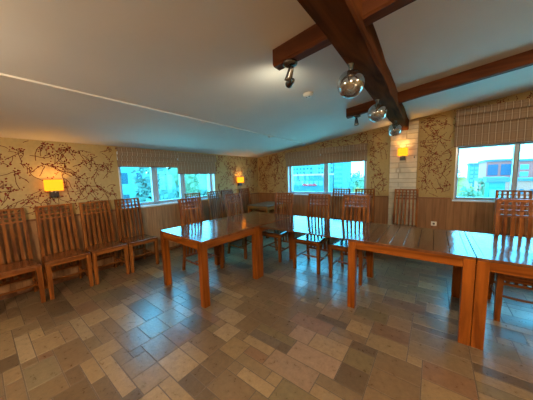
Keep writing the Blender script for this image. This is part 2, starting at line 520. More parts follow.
# back wall, y = 0, with two window openings
BW2 = (1.05, 3.02, 0.94, 1.92)
BW3 = (4.50, 6.60, 0.92, 1.85)
wb = MB()
def wb_box(x0, x1, z0, z1=None):
    za, zb = (z1, z1) if z1 is not None else (ceil_z(x0), ceil_z(x1))
    wb.hexa([(x0, 0, z0), (x1, 0, z0), (x1, TH, z0), (x0, TH, z0), (x0, 0, za), (x1, 0, zb), (x1, TH, zb), (x0, TH, za)], M['wallpaper'])
xs = [0, BW2[0], BW2[1], BW3[0], BW3[1], RX + TH]
wb_box(-TH, xs[1], -0.2); wb_box(xs[2], xs[3], -0.2); wb_box(xs[4], xs[5], -0.2)
for w in (BW2, BW3):
    wb_box(w[0], w[1], -0.2, w[2]); wb_box(w[0], w[1], w[3])
twigs(wb, lambda u, v: (u, -0.0012, v), 0.02, 6.9, 0.95, lambda u: ceil_z(u) - 0.01,
      [(BW2[0] - .05, BW2[1] + .05, .5, 1.95), (BW3[0] - .05, BW3[1] + .05, .5, 2.1), (3.44, 3.95, .5, 3)], 5, 2.8)
struct(wb.build('wall_back', recalc=False))

# right and rear walls, out of the picture, with their own window openings for the daylight
def pierced(name, fixed, horizontal, lo, hi, z1, holes):
    mb = MB()
    def bx(a, b, c, d):
        if horizontal: mb.box(a, b, fixed - TH, fixed, c, d, M['wallpaper'])
        else: mb.box(fixed, fixed + TH, a, b, c, d, M['wallpaper'])
    e = lo
    for a, b, c, d in holes:
        bx(e, a, -0.2, z1); bx(a, b, -0.2, c); bx(a, b, d, z1); e = b
    bx(e, hi, -0.2, z1)
    return struct(mb.build(name))
RW = []
FW = []
pierced('wall_right', RX, False, RY - TH, 0, ceil_z(RX) , RW)
pierced('wall_front', RY, True, 0, RX, ceil_z(0), FW)
fh = MB()
fh.hexa([(0, RY - TH, ceil_z(0)), (RX, RY - TH, ceil_z(0)), (RX, RY, ceil_z(0)), (0, RY, ceil_z(0)),
         (0, RY - TH, ceil_z(0) + .001), (RX, RY - TH, ceil_z(RX)), (RX, RY, ceil_z(RX)), (0, RY, ceil_z(0) + .001)], M['wallpaper'])
struct(fh.build('wall_front_gable'))
for y0, y1, z0, z1 in RW: portal('daylight_portal', (RX + TH + .02, (y0 + y1) / 2, (z0 + z1) / 2), z1 - z0, y1 - y0, (0, PI / 2, 0))
for x0, x1, z0, z1 in FW: portal('daylight_portal', ((x0 + x1) / 2, RY - TH - .02, (z0 + z1) / 2), x1 - x0, z1 - z0, (PI / 2, 0, 0))
portal('daylight_portal', (-TH - .02, (LW[0] + LW[1]) / 2, (LW[2] + LW[3]) / 2), LW[3] - LW[2], LW[1] - LW[0], (0, -PI / 2, 0))
for w in (BW2, BW3): portal('daylight_portal', ((w[0] + w[1]) / 2, TH + .02, (w[2] + w[3]) / 2), w[1] - w[0], w[3] - w[2], (-PI / 2, 0, 0))

# wainscot panels and their cap rails
t = MB(); t.box(0, 0.014, RY, LW[0] - .02, 0, 0.925, M['panel_y']); t.box(0, 0.014, LW[1] + .02, -0.016, 0, 0.925, M['panel_y'])
t.box(0, 0.014, LW[0] - .02, LW[1] + .02, 0, 0.905, M['panel_y']); struct(t.build('trim_1'))
t = MB(); t.box(0, 3.465, -0.014, 0, 0, 0.925, M['panel_x']); t.box(3.945, RX, -0.014, 0, 0, 0.925, M['panel_x'])
struct(t.build('trim_2'))
t = MB(); t.box(0, 0.022, RY, LW[0] - .04, 0.925, 0.950, M['rail']); t.box(0, 0.022, LW[1] + .04, -0.022, 0.925, 0.950, M['rail']); struct(t.build('trim_3'))
t = MB()
for a, b in ((0, BW2[0] - .04), (BW2[1] + .04, 3.465), (3.945, BW3[0] - .04), (BW3[1] + .04, RX)):
    t.box(a, b, -0.022, 0, 0.925, 0.950, M['rail'])
struct(t.build('trim_4'))
t = MB(); t.box(0, 0.022, RY, -0.022, 0, 0.06, M['rail']); struct(t.build('baseboard_left'))
t = MB(); t.box(0.0, 3.465, -0.022, 0, 0, 0.06, M['rail']); t.box(3.945, RX, -0.022, 0, 0, 0.06, M['rail']); struct(t.build('baseboard_back'))

# windows: frame, sashes and one pane per light
def make_window(name, horizontal, a0, a1, z0, z1, posts, depth, sill_z, w=.03, s=.03, ph=.028):
    """posts: mullion centres along the wall; depth: how far behind the wall face the frame stands"""
    root = bpy.data.objects.new(name, None); C.objects.link(root); struct(root)
    def bx(mb, a, b, c, d, e, f, m, bev=0.004):
        # a..b along the wall, e..f behind the wall face
        if horizontal: mb.box(a, b, e, f, c, d, m, bev)
        else: mb.box(-f, -e, a, b, c, d, m, bev)
    fr = MB()
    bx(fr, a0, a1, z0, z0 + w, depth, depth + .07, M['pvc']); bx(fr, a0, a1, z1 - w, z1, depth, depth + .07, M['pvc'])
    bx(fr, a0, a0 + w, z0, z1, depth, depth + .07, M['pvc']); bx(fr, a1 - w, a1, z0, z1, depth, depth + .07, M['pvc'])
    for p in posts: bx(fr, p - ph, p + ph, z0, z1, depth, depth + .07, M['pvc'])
    fr.build('window_frame', root)
    edges = [a0 + w] + [e for p in posts for e in (p - ph, p + ph)] + [a1 - w]
    for i in range(0, len(edges), 2):
        e0, e1 = edges[i], edges[i + 1]
        sb = MB()
        for q in ((e0, e0 + s, z0 + w, z1 - w), (e1 - s, e1, z0 + w, z1 - w), (e0 + s, e1 - s, z0 + w, z0 + w + s), (e0 + s, e1 - s, z1 - w - s, z1 - w)):
            bx(sb, q[0], q[1], q[2], q[3], depth - .012, depth + .05, M['pvc'])
        sash = sb.build('window_sash', root)
        g = MB(); bx(g, e0 + s - .005, e1 - s + .005, z0 + w + s - .005, z1 - w - s + .005, depth + .02, depth + .026, M['glass'], 0)
        g.build('window_pane', sash)
    rv = MB()      # white plastic reveals
    bx(rv, a0 - .012, a0 + .004, sill_z, z1, -.003, depth, M['sill'], 0); bx(rv, a1 - .004, a1 + .012, sill_z, z1, -.003, depth, M['sill'], 0)
    bx(rv, a0, a1, z1 - .004, z1 + .012, -.003, depth, M['sill'], 0)
    rv.build('window_reveal', root)
    sl = MB(); bx(sl, a0 - .03, a1 + .03, sill_z - .03, sill_z, -.05, depth + .01, M['sill'], .004); sl.build('window_sill', root)
    return root
make_window('window_1', False, LW[0], LW[1], LW[2], LW[3], (-3.03, -2.44), 0.10, 0.955)
make_window('window_2', True, BW2[0], BW2[1], BW2[2], BW2[3], (2.085,), 0.09, 0.945)
make_window('window_3', True, BW3[0], BW3[1], BW3[2], BW3[3], (5.23, 5.92), 0.09, 0.92, .025, .014, .020)

# stacked white stone pilaster
pb = MB(); rp = random.Random(4)
px0, px1 = 3.47, 3.935
pb.hexa([(px0 + .01, -.03, 0), (px1 - .01, -.03, 0), (px1 - .01, 0, 0), (px0 + .01, 0, 0),
         (px0 + .01, -.03, ceil_z(px0)), (px1 - .01, -.03, ceil_z(px1)), (px1 - .01, 0, ceil_z(px1)), (px0 + .01, 0, ceil_z(px0))], M['mortar'])
z = 0.0
while z < ceil_z(px0) - 0.02:
    h = rp.choice([.075, .10, .115, .09, .125])
    z1 = min(z + h, ceil_z(px0) - .003)
    cuts = rp.choice([[0, 1], [0, .45, 1], [0, .6, 1], [0, .35, 1]])
    for a, b in zip(cuts, cuts[1:]):
        d = rp.uniform(.036, .055)
        pb.box(px0 + (px1 - px0) * a + .002, px0 + (px1 - px0) * b - .002, -d, 0, z + .002, z1 - .002, M['stone'], .005)
    z += h
struct(pb.build('pilaster', recalc=False))

# ------------------------------------------------------------------ ceiling beams
bm_ = MB()
rb = random.Random(9)
rings = []
for k in range(25):
    y = -6.6 + k * (6.6 - 0.0) / 24
    xc = 3.70 - 0.0176 * (y + 0.5)
    j = lambda s: rb.uniform(-s, s)
    zl, zr = ceil_z(xc - .12) + .03, ceil_z(xc + .12) + .03
    b = 2.235
    rings.append([(xc - .108 + j(.007), y, zl), (xc - .112 + j(.008), y, b + .02 + j(.006)), (xc - .098 + j(.008), y, b + j(.006)), (xc + .078 + j(.008), y, b + j(.006)),
                  (xc + .088 + j(.008), y, b + .02 + j(.006)), (xc + .078 + j(.007), y, zr)])
rings[-1] = [(x, -0.035 if i not in (0, 5) else -0.035, z) for i, (x, y, z) in enumerate(rings[-1])]
bm_.sweep(rings, M['beam_main'])
struct(bm_.build('ceiling_beam'))
def cross_beam(x0, x1, y0, y1, drop):
    mb = MB(); n = 14; rr = []
    for k in range(n + 1):
        x = x0 + (x1 - x0) * k / n
        j = lambda s=.004: rb.uniform(-s, s)
        zc = ceil_z(x)
        rr.append([(x, y0 + j(), zc + .03), (x, y0 + j(), zc - drop + .012 + j()), (x, y0 + .012 + j(), zc - drop + j()), (x, y1 - .012 + j(), zc - drop + j()),
                   (x, y1 + j(), zc - drop + .012 + j()), (x, y1 + j(), zc + .03)])
    mb.sweep(rr, M['beam'])
    return struct(mb.build('ceiling_beam'))
cross_beam(3.215, 6.9, -3.72, -3.62, 0.12)
cross_beam(3.17, 7.4, -1.86, -1.78, 0.125)

# ------------------------------------------------------------------ chairs
def yb(z):       # line of the back, local y, seen from the side
    if z < 0.44: t = z / 0.44; return -0.245 + 0.055 * math.sin(t * PI / 2)
    t = (z - 0.44) / 0.66
    return -0.190 - 0.010 * t - 0.070 * t * t
def xb(z):       # half distance between the posts' centres
    return 0.187 - 0.016 * z
def make_chair(label):
    r = thing('slat_back_chair', label, 'chair', group=None)
    zs = [0, .12, .28, .44, .58, .74, .9, 1.0, 1.1]
    for s in (-1, 1):
        mb = MB()
        path = []
        for z in zs:
            c, x, w, d = yb(z), s * xb(z), .017, .019 - .006 * max(0, z - .44)
            path.append([(x - w, c - d, z), (x + w, c - d, z), (x + w, c + d, z), (x - w, c + d, z)])
        mb.sweep(path, M['chair_v']); mb.build('back_post', r)
    for s in (-1, 1):
        mb = MB(); path = []
        for z, w in ((0, .019), (.25, .022), (.462, .023)):
            x, y = s * .196, .217
            path.append([(x - w, y - w, z), (x + w, y - w, z), (x + w, y + w, z), (x - w, y + w, z)])
        mb.sweep(path, M['chair_v']); mb.build('leg', r)
    # seat board, dished a little
    mb = MB(); n = 8; rows = []
    for i in range(n + 1):
        y = -.172 + (.243 + .172) * i / n
        hw = .176 + .043 * i / n
        row = []
        for j in range(n + 1):
            u = -1 + 2 * j / n
            dip = .007 * (1 - u * u) * math.sin(PI * i / n)
            row.append((hw * u, y, .468 - dip))
        rows.append(row)
    top = [[mb.bm.verts.new(p) for p in row] for row in rows]
    bot = [[mb.bm.verts.new((p[0] * .99, p[1], .448)) for p in row] for row in rows]
    s_ = mb.slot(M['seat'])
    for i in range(n):
        for j in range(n):
            f = mb.bm.faces.new([top[i][j], top[i][j + 1], top[i + 1][j + 1], top[i + 1][j]]); f.smooth = True
            mb.bm.faces.new([bot[i][j], bot[i + 1][j], bot[i + 1][j + 1], bot[i][j + 1]])
    for i in range(n):
        for a in (0, n):
            mb.bm.faces.new([top[i][a], top[i + 1][a], bot[i + 1][a], bot[i][a]])
            mb.bm.faces.new([top[a][i], top[a][i + 1], bot[a][i + 1], bot[a][i]])
    mb.build('seat', r)
    mb = MB()
    mb.box(-.175, .175, .205, .232, .405, .449, M['chair_h'], .002)
    mb.box(-.165, .165, -.20, -.178, .405, .449, M['chair_h'], .002)
    for s in (-1, 1):
        mb.hexa([(s * .176 - .011, -.175, .405), (s * .176 + .011, -.175, .405), (s * .196 + .011, .197, .405), (s * .196 - .011, .197, .405),
                 (s * .176 - .011, -.175, .449), (s * .176 + .011, -.175, .449), (s * .196 + .011, .197, .449), (s * .196 - .011, .197, .449)], M['chair_h'])
    mb.build('seat_frame', r)
    # back: crest rail, three rails of the lattice, slats running below the seat, low rail
    mb = MB()
    for z0, z1, th in ((1.076, 1.100, .013), (1.026, 1.042, .010), (.976, .992, .010), (.922, .942, .011), (.205, .235, .012)):
        c0, c1, x = yb(z0), yb(z1), xb((z0 + z1) / 2)
        mb.hexa([(-x, c0 - th, z0), (x, c0 - th, z0), (x, c0 + th, z0), (-x, c0 + th, z0), (-x, c1 - th, z1), (x, c1 - th, z1), (x, c1 + th, z1), (-x, c1 + th, z1)], M['chair_h'])
    for k in range(1, 6):
        f = -1 + 2 * k / 6
        path = []
        for z in (.22, .32, .40, .48, .56, .66, .76, .86, .94, 1.02, 1.08):
            wave = .014 * math.sin(PI * min(1, max(0, (z - .46) / .46))) if .46 < z < .92 else 0
            c, x = yb(z) - wave, f * xb(z)
            w = .0125 if z > .93 else .0145
            path.append([(x - w, c - .006, z), (x + w, c - .006, z), (x + w, c + .006, z), (x - w, c + .006, z)])
        mb.sweep(path, M['chair_v'])
    mb.build('backrest', r)
    # H of stretchers low down
    for s in (-1, 1):
        mb = MB()
        mb.hexa([(s * .182 - .008, yb(.17) + .015, .165), (s * .182 + .008, yb(.17) + .015, .165), (s * .194 + .008, .202, .165), (s * .194 - .008, .202, .165),
                 (s * .182 - .008, yb(.17) + .015, .187), (s * .182 + .008, yb(.17) + .015, .187), (s * .194 + .008, .202, .187), (s * .194 - .008, .202, .187)], M['chair_h'])
        mb.build('stretcher', r)
    mb = MB(); path = []
    for k in range(7):
        u = -1 + 2 * k / 6
        y = .02 + .03 * (1 - u * u)
        path.append([(u * .186, y - .008, .166), (u * .186, y + .008, .166), (u * .186, y + .008, .186), (u * .186, y - .008, .186)])
    mb.sweep(path, M['chair_h']); mb.build('stretcher', r)
    for ch in r.children:      # the backs stand 1.115 m tall
        if ch.name.startswith(('back_post', 'backrest')):
            for v in ch.data.vertices:
                if v.co.z > .468: v.co.z = .468 + (v.co.z - .468) * 1.026
    return r
E_, N_, S_ = -PI / 2, 0.0, PI       # facing +x, +y, -y
chairs = [
    (0.315, -4.98, E_, 'wooden slat-back chair by the left wall, cut off by the left picture edge', 'chairs along the left wall'),
    (0.315, -4.51, E_, 'wooden slat-back chair against the wallpaper right under the large amber wall lamp', 'chairs along the left wall'),
    (0.315, -4.055, E_, 'wooden slat-back chair between the one under the lamp and the one at the left window', 'chairs along the left wall'),
    (0.315, -3.60, E_, 'wooden slat-back chair by the left wall, its lattice top against the left window', 'chairs along the left wall'),
    (1.37, -3.105, E_, 'dark slat-back chair tucked under the near left table, lattice top nearest the left window sill', 'chairs at the left tables'),
    (1.42, -2.20, E_ - .04, 'slat-back chair at the far left table, its post lit orange, below the corner lamp', 'chairs at the left tables'),
    (0.36, -2.35, E_, 'slat-back chair by the left wall, half hidden behind the dark chair at the table', 'chairs along the far left wall'),
    (0.37, -1.785, E_, 'slat-back chair by the left wall with pale shine on its slats, beside the window edge', 'chairs along the far left wall'),
    (0.32, -1.325, E_, 'slat-back chair by the left wall, mostly hidden behind the chair below the corner lamp', 'chairs along the far left wall'),
    (0.31, -0.68, E_, 'slat-back chair pushed under the small corner table, beneath the corner wall lamp', 'chairs along the far left wall'),
    (2.02, -1.985, S_, 'slat-back chair at the corner where the two table runs meet, before the middle window edge', 'chairs behind the table run'),
    (2.732, -2.055, S_, 'slat-back chair with shining seat, tucked behind the thin glossy table leaf at its middle', 'chairs behind the table run'),
    (3.307, -2.055, S_, 'slat-back chair behind the joint of glossy leaf and square table, largest before the middle window', 'chairs behind the table run'),
    (2.60, -0.58, S_, 'dark slat-back chair under the middle window, left one of the pair by the back wall', 'chairs along the back wall'),
    (3.08, -0.58, S_, 'dark slat-back chair by the back wall below the right edge of the middle window', 'chairs along the back wall'),
    (3.80, -0.58, S_, 'slat-back chair standing before the white stone pilaster', 'chairs along the back wall'),
    (5.15, -0.58, S_, 'dark slat-back chair under the right window, its top grid against the pane', 'chairs along the back wall'),
    (4.93, -2.055, S_, 'large brown slat-back chair tucked behind the rightmost table, cut off by the picture edge', 'chairs behind the table run'),
]
first = None
for x, y, rz, label, group in chairs:
    if first is None:
        first = make_chair(label); first.location = (x, y, 0); first.rotation_euler = (0, 0, rz); first['group'] = group
    else:
        dup(first, (x, y, 0), rz, label, group)

# ------------------------------------------------------------------ tables
def make_table(label, cx, cy, w, d, rz, planks, topmat, group='square tables of the long run', leg=.075, z1=.75):
    """w along local x, d along local y; planks 'x' or 'y': the way the top boards run"""
    r = thing('wooden_table', label, 'table', (cx, cy, 0), rz, group)
    hw, hd = w / 2, d / 2
    for sx in (-1, 1):
        for sy in (-1, 1):
            x0, x1 = sorted((sx * hw, sx * (hw - leg))); y0, y1 = sorted((sy * hd, sy * (hd - leg)))
            MB().box(x0, x1, y0, y1, 0, z1 - .024, M['table_v'], .003).build('leg', r)
    mb = MB()
    for sy in (-1, 1):
        y0, y1 = sorted((sy * (hd - .004), sy * (hd - .03)))
        mb.box(-hw + leg, hw - leg, y0, y1, z1 - .098, z1 - .024, M['table_h'], .002)
    for sx in (-1, 1):
        x0, x1 = sorted((sx * (hw - .004), sx * (hw - .03)))
        mb.box(x0, x1, -hd + leg, hd - leg, z1 - .098, z1 - .024, M['table_d'], .002)
    mb.build('apron', r)
    tp = MB()
    m = topmat
    b = .045
    for q in ((-hw, hw, -hd, -hd + b), (-hw, hw, hd - b, hd)): tp.box(q[0], q[1], q[2], q[3], z1 - .024, z1, m, .002)
    for q in ((-hw, -hw + b, -hd + b, hd - b), (hw - b, hw, -hd + b, hd - b)): tp.box(q[0], q[1], q[2], q[3], z1 - .024, z1, m, .002)
    n = 8
    tp.box(-hw + b, hw - b, -hd + b, hd - b, z1 - .022, z1 - .006, M['groove'])
    for k in range(n):
        if planks == 'y':
            a = -hw + b + (w - 2 * b) * k / n; c = -hw + b + (w - 2 * b) * (k + 1) / n
            tp.box(a + .0022, c - .0022, -hd + b + .001, hd - b - .001, z1 - .02, z1 - .0003, m, .0004)
        else:
            a = -hd + b + (d - 2 * b) * k / n; c = -hd + b + (d - 2 * b) * (k + 1) / n
            tp.box(-hw + b + .001, hw - b - .001, a + .0008, c - .0008, z1 - .02, z1 - .0005, m, .0004)
    tp.build('tabletop', r)
    return r
th = -0.0404
A0 = Vector((2.2635, -3.7567)); sv = Vector((-math.cos(th), -math.sin(th))); lv = Vector((-math.sin(th), math.cos(th)))
wA, dA = 0.932, 0.920
c1 = A0 + sv * wA / 2 + lv * dA / 2
c2 = A0 + sv * wA / 2 + lv * (dA * 1.5 + .002)
make_table('square wooden table nearest the viewer at the left end of the run', c1.x, c1.y, wA, dA, th, 'x', M['top_x'])
make_table('square wooden table at the inner corner with the amber lamp mirrored in its top', c2.x, c2.y, wA, dA, th, 'x', M['top_x'])
make_table('square wooden table with grooved boards between the glossy leaf and the rightmost table', 4.002, -2.379, .98, .938, 0, 'y', M['top_y'])
make_table('rightmost square table mirroring the right window, cut off by the picture edge', 4.987, -2.379, .98, .938, 0, 'x', M['top_y'])
lf = MB()
q = [(2.326, -2.848), (3.510, -2.848), (3.510, -1.910), (2.362, -1.930)]
lf.hexa([(x, y, .733) for x, y in q] + [(x, y, .749) for x, y in q], M['top_dark'])
tag(lf.build('table_leaf'), 'thin glossy dark board bridging the gap between left tables and grooved table', 'table leaf')
M['top_matt'] = lacquer_top('corner_table_top', (0.10, 0.033, 0.012), (0.17, 0.058, 0.02), 1, rough=0.4)
make_table('small brown table standing in the far corner of the room', 0.905, -0.76, .60, .86, 0, 'y', M['top_matt'], group='corner table', leg=.06)

# ------------------------------------------------------------------ roman shades
def roman(name_label, horizontal, a0, a1, bands, off, group, m):
    """bands: list of (z_top, z_bottom, depth) from the top down; each hangs a little behind or before the last"""
    mb = MB()
    n = 10
    for zt, zb, d in bands:
        rings = []
        for k in range(n + 1):
            t = k / n
            z = zt + (zb - zt) * t
            bulge = d + .008 * math.sin(PI * t) + .022 * t
            w = .006
            y0, y1 = off + bulge - w, off + bulge
            if horizontal: rings.append([(a0, -y0, z), (a0, -y1, z), (a1, -y1, z), (a1, -y0, z)])
            else: rings.append([(y0, a0, z), (y1, a0, z), (y1, a1, z), (y0, a1, z)])
        mb.sweep(rings, m)
    o = mb.build('roman_shade')
    tag(o, name_label, 'blind', group)
    hb = MB(); zt = bands[0][0]
    if horizontal: hb.box(a0 + .005, a1 - .005, -off - .02, -.001, zt - .03, zt - .002, M['rail'])
    else: hb.box(.001, off + .02, a0 + .005, a1 - .005, zt - .03, zt - .002, M['rail'])
    hb.build('head_rail', o)
    wb_ = MB(); zb, d = bands[-1][1], bands[-1][2] + off + .014
    if horizontal: wb_.box(a0, a1, -d - .012, -d - .002, zb - .008, zb + .004, M['rail'])
    else: wb_.box(d + .002, d + .012, a0, a1, zb - .008, zb + .004, M['rail'])
    wb_.build('bottom_bar', o)
    return o
roman('checked roman shade pulled highest, over the left half of the left window', False, -3.69, -2.631, [(1.965, 1.83, .05), (1.85, 1.74, .025), (1.76, 1.655, .0)], .035, 'roman shades on the left wall', M['cloth_y'])
roman('checked roman shade hanging lower, over the right half of the left window', False, -2.631, -1.64, [(1.955, 1.785, .035), (1.80, 1.525, .0)], .035, 'roman shades on the left wall', M['cloth_y'])
roman('striped roman shade over the left pane of the middle window', True, 1.02, 2.006, [(2.03, 1.86, .035), (1.88, 1.675, .0)], .04, 'roman shades on the middle window', M['cloth_x'])
roman('striped roman shade over the right pane of the middle window', True, 2.008, 3.05, [(2.06, 1.92, .035), (1.94, 1.695, .0)], .04, 'roman shades on the middle window', M['cloth_x'])
roman('wide layered roman shade above the right window', True, 4.455, 6.65, [(2.445, 2.335, .08), (2.36, 2.18, .04), (2.20, 1.845, .0)], .04, 'roman shade on the right window', M['cloth_x'])

# ------------------------------------------------------------------ wall lamps
def sconce(label, loc, rz, w, h, d, power):
    """local: wall behind at y = 0, lamp towards -y; origin at the shade's middle"""
    r = thing('wall_lamp', label, 'wall lamp', loc, rz, 'amber wall lamps')
    mb = MB()
    t = .004
    mb.box(-w / 2, w / 2, -d - .03, -d - .03 + t, -h / 2, h / 2, M['shade'])
    mb.box(-w / 2, w / 2, -.03 - t, -.03, -h / 2, h / 2, M['shade'])
    mb.box(-w / 2, -w / 2 + t, -d - .03 + t, -.03 - t, -h / 2, h / 2, M['shade'])
    mb.box(w / 2 - t, w / 2, -d - .03 + t, -.03 - t, -h / 2, h / 2, M['shade'])
    mb.build('lamp_shade', r)
    mb = MB()
    mb.box(-.045, .045, -.022, -.001, -h / 2 - .085, -h / 2 + .02, M['black'], .003)
    mb.box(-.045, .045, -.075, -.022, -h / 2 - .085, -h / 2 - .012, M['black'], .004)
    mb.build('bracket', r)
    mb = MB(); mb.tube([(0, -.03 - d / 2, -h / 2 - .03), (0, -.03 - d / 2, -h / 2 + .03)], .012, M['black'])
    mb.box(-.01, .01, -.03 - d / 2, -.04, -h / 2 - .035, -h / 2 - .02, M['black']); mb.build('socket', r)
    mb = MB(); mb.lathe([(0, .03), (.012, .025), (.018, .01), (.016, -.01), (.008, -.03), (0, -.03)], (0, -.03 - d / 2, 0), M['bulb'], 12); mb.build('bulb', r)
    Rz = Matrix.Rotation(rz, 3, 'Z')
    p = Vector(loc) + Rz @ Vector((0, -.03 - d / 2, .02))
    lamp('wall_lamp_light', 'POINT', p, power, (1.0, .50, .12), .03)
    p = Vector(loc) + Rz @ Vector((0, -.03 - d / 2, -.058))
    return r
sconce('large amber wall lamp on the left wall above the row of chairs', (0, -4.49, 1.385), PI / 2, .18, .15, .09, 3.0)
sconce('small amber wall lamp on the left wall near the far room corner', (0, -.835, 1.355), PI / 2, .17, .15, .09, 3.0)
sconce('amber wall lamp on the white stone pilaster', (3.70, -.05, 1.82), 0, .165, .15, .08, 4.2)

# ------------------------------------------------------------------ ceiling and beam fittings
def spot(label, x, y, z, aim, power):
    r = thing('spotlight', label, 'spotlight', (x, y, z), 0, 'spotlights on the cross beams')
    mb = MB(); mb.lathe([(0, 0), (.052, 0), (.055, -.008), (.052, -.02), (.03, -.028), (0, -.028)], (0, 0, 0), M['darkchrome'], 20); mb.build('mounting_plate', r)
    mb = MB(); mb.tube([(0, 0, -.025), (0, 0, -.06)], .007, M['chrome']); mb.build('stem', r)
    a = Vector(aim).normalized()
    c = Vector((0, 0, -.075))
    mb = MB(); mb.lathe([(0, -.045), (.016, -.044), (.021, -.02), (.026, .03), (.030, .055), (.027, .056), (.022, .035), (0, .03)], c, M['darkchrome'], 18, a); mb.build('spot_head', r)
    mb = MB(); mb.lathe([(0, .050), (.015, .048), (.026, .040), (.0, .036)], c, M['bulb'], 18, a); mb.build('lamp_glass', r)
    if power:
        w = Vector((x, y, z)) + c + a * .075
        q = Vector((0, 0, -1)).rotation_difference(a)
        o = lamp('spotlight_light', 'SPOT', w, power, (1.0, .93, .70), .025, spot_size=math.radians(120), spot_blend=.8)
        o.rotation_mode = 'QUATERNION'; o.rotation_quaternion = q
    return r
sp = spot('dark spotlight under the end of the near cross beam', 3.335, -3.67, ceil_z(3.335) - .119, (-.35, .1, -.75), 0)
# its second head, lit, looks across the ceiling from behind the beam
mb = MB(); mb.tube([(-.02, .03, -.02), (-.04, .075, -.09)], .006, M['chrome']); mb.build('stem', sp)
mb = MB(); mb.lathe([(0, -.045), (.016, -.044), (.021, -.02), (.026, .03), (.030, .04), (.022, .035), (0, .03)], (-.05, .09, -.10), M['darkchrome'], 18, (-.8, .6, .02)); mb.build('spot_head', sp)
o = lamp('spotlight_light', 'SPOT', (3.335 - .05 - .8 * .07, -3.67 + .09 + .6 * .07, ceil_z(3.335) - .26), 2.6, (1.0, .95, .72), .02, spot_size=math.radians(165), spot_blend=1.0)
o.rotation_mode = 'QUATERNION'; o.rotation_quaternion = Vector((0, 0, -1)).rotation_difference(Vector((-.8, .6, .02)))
spot('small dark spotlight under the end of the far cross beam', 3.30, -1.82, ceil_z(3.30) - .124, (.1, -.2, -.9), 0)

M['globe'] = window_glass('globe_glass', (.74, .70, .66), 0.42, 2.0, 0.03)
def globe(label, x, y, z0, rad):
    r = thing('globe_pendant', label, 'pendant lamp', (x, y, z0), 0, 'glass globe pendants under the main beam')
    mb = MB(); mb.lathe([(0, 0), (.026, 0), (.026, -.010), (.016, -.022), (.012, -.06), (0, -.06)], (0, 0, 0), M['darkchrome'], 16); mb.build('ceiling_cap', r)
    zc = -.05 - rad
    mb = MB()
    prof = [(rad * math.sin(t), rad * math.cos(t)) for t in [0.16 + (PI - 0.16) * k / 14 for k in range(15)]]
    prof[-1] = (0, -rad)
    mb.lathe(prof, (0, 0, zc), M['globe'], 28); mb.build('glass_globe', r)
    mb = MB(); mb.lathe([(0, .02), (.02, .02), (.02, -.05), (0, -.05)], (0, 0, zc + rad - .02), M['chrome'], 14); mb.build('lamp_holder', r)
    mb = MB()
    rr = rad * .36
    prof = [(rr * math.sin(t), rr * math.cos(t)) for t in [PI * k / 10 for k in range(11)]]
    prof[0] = (0, rr); prof[-1] = (0, -rr)
    mb.lathe(prof, (0, 0, zc - .005), M['chrome'], 18); mb.build('mirror_bulb', r)
    return r
globe('glass globe lamp under the main beam, nearest and largest of the three', 3.678, -3.37, 2.238, .098)
globe('middle-sized glass globe lamp under the main beam, near the far cross beam', 3.668, -2.36, 2.238, .098)
globe('smallest glass globe lamp under the main beam, just before the stone pilaster', 3.678, -1.08, 2.238, .098)

det = thing('smoke_detector', 'round white smoke detector on the ceiling below the near cross beam', 'smoke detector', (3.04, -2.79, ceil_z(3.04)))
det.rotation_euler = (0, -math.atan(HS), 0)
mb = MB(); mb.lathe([(0, 0), (.056, 0), (.056, -.016), (.042, -.034), (.02, -.038), (0, -.038)], (0, 0, 0), M['white_plastic'], 20); mb.build('housing', det)
for sx in (-.016, .016):
    mb = MB(); mb.lathe([(0, -.034), (.009, -.034), (.009, -.041), (0, -.042)], (sx, -.012, 0), M['socket_hole'], 12); mb.build('sensor', det)
det2 = thing('motion_sensor', 'tiny white sensor on the ceiling conduit near the far left corner', 'sensor', (1.72, -1.72, ceil_z(1.72) - .012))
mb = MB(); mb.lathe([(0, 0.012), (.03, 0.012), (.03, -.012), (.018, -.03), (0, -.032)], (0, 0, 0), M['white_plastic'], 16); mb.build('housing', det2)
cd = MB()
for a, b in (((1.80, -6.5), (1.735, -2.95)), ((1.735, -2.95), (1.71, -0.02))):
    w, hh = .011, .014
    z0, z1 = ceil_z(a[0]), ceil_z(b[0])
    cd.hexa([(a[0] - w, a[1], z0 - hh), (a[0] + w, a[1], z0 - hh), (b[0] + w, b[1], z1 - hh), (b[0] - w, b[1], z1 - hh),
             (a[0] - w, a[1], z0 - .0015), (a[0] + w, a[1], z0 + .0005), (b[0] + w, b[1], z1 + .0005), (b[0] - w, b[1], z1 - .0015)], M['white_plastic'])
tag(cd.build('cable_conduit'), 'thin white cable conduit running along the sloped ceiling', 'cable conduit')

so = thing('wall_socket', 'small white wall socket low on the back wainscot', 'socket', (4.23, -.014, .455))
MB().box(-.042, .042, -.010, 0, -.040, .040, M['white_plastic'], .003).build('cover_plate', so)
mb = MB(); mb.lathe([(0, .001), (.019, .001), (.019, .0), (0, .0)], (0, -.0105, 0), M['socket_hole'], 16, (0, -1, 0)); mb.build('socket_insert', so)
sw = thing('switch_plate', 'beige switch plate on the stone pilaster under the lamp', 'switch', (3.625, -.055, 1.46))
MB().box(-.04, .04, -.012, .012, -.045, .045, M['mortar'], .003).build('cover_plate', sw)
MB().box(-.022, .022, -.017, -.010, -.028, .028, M['stone'], .002).build('rocker', sw)
hk = MB(); hk.tube([(0, .02, 0), (0, -.02, 0), (0, -.025, .02)], .008, M['black'])
o = hk.build('wall_hook'); o.location = (3.885, -.065, 1.70); tag(o, 'small dark hook on the right side of the stone pilaster', 'hook')

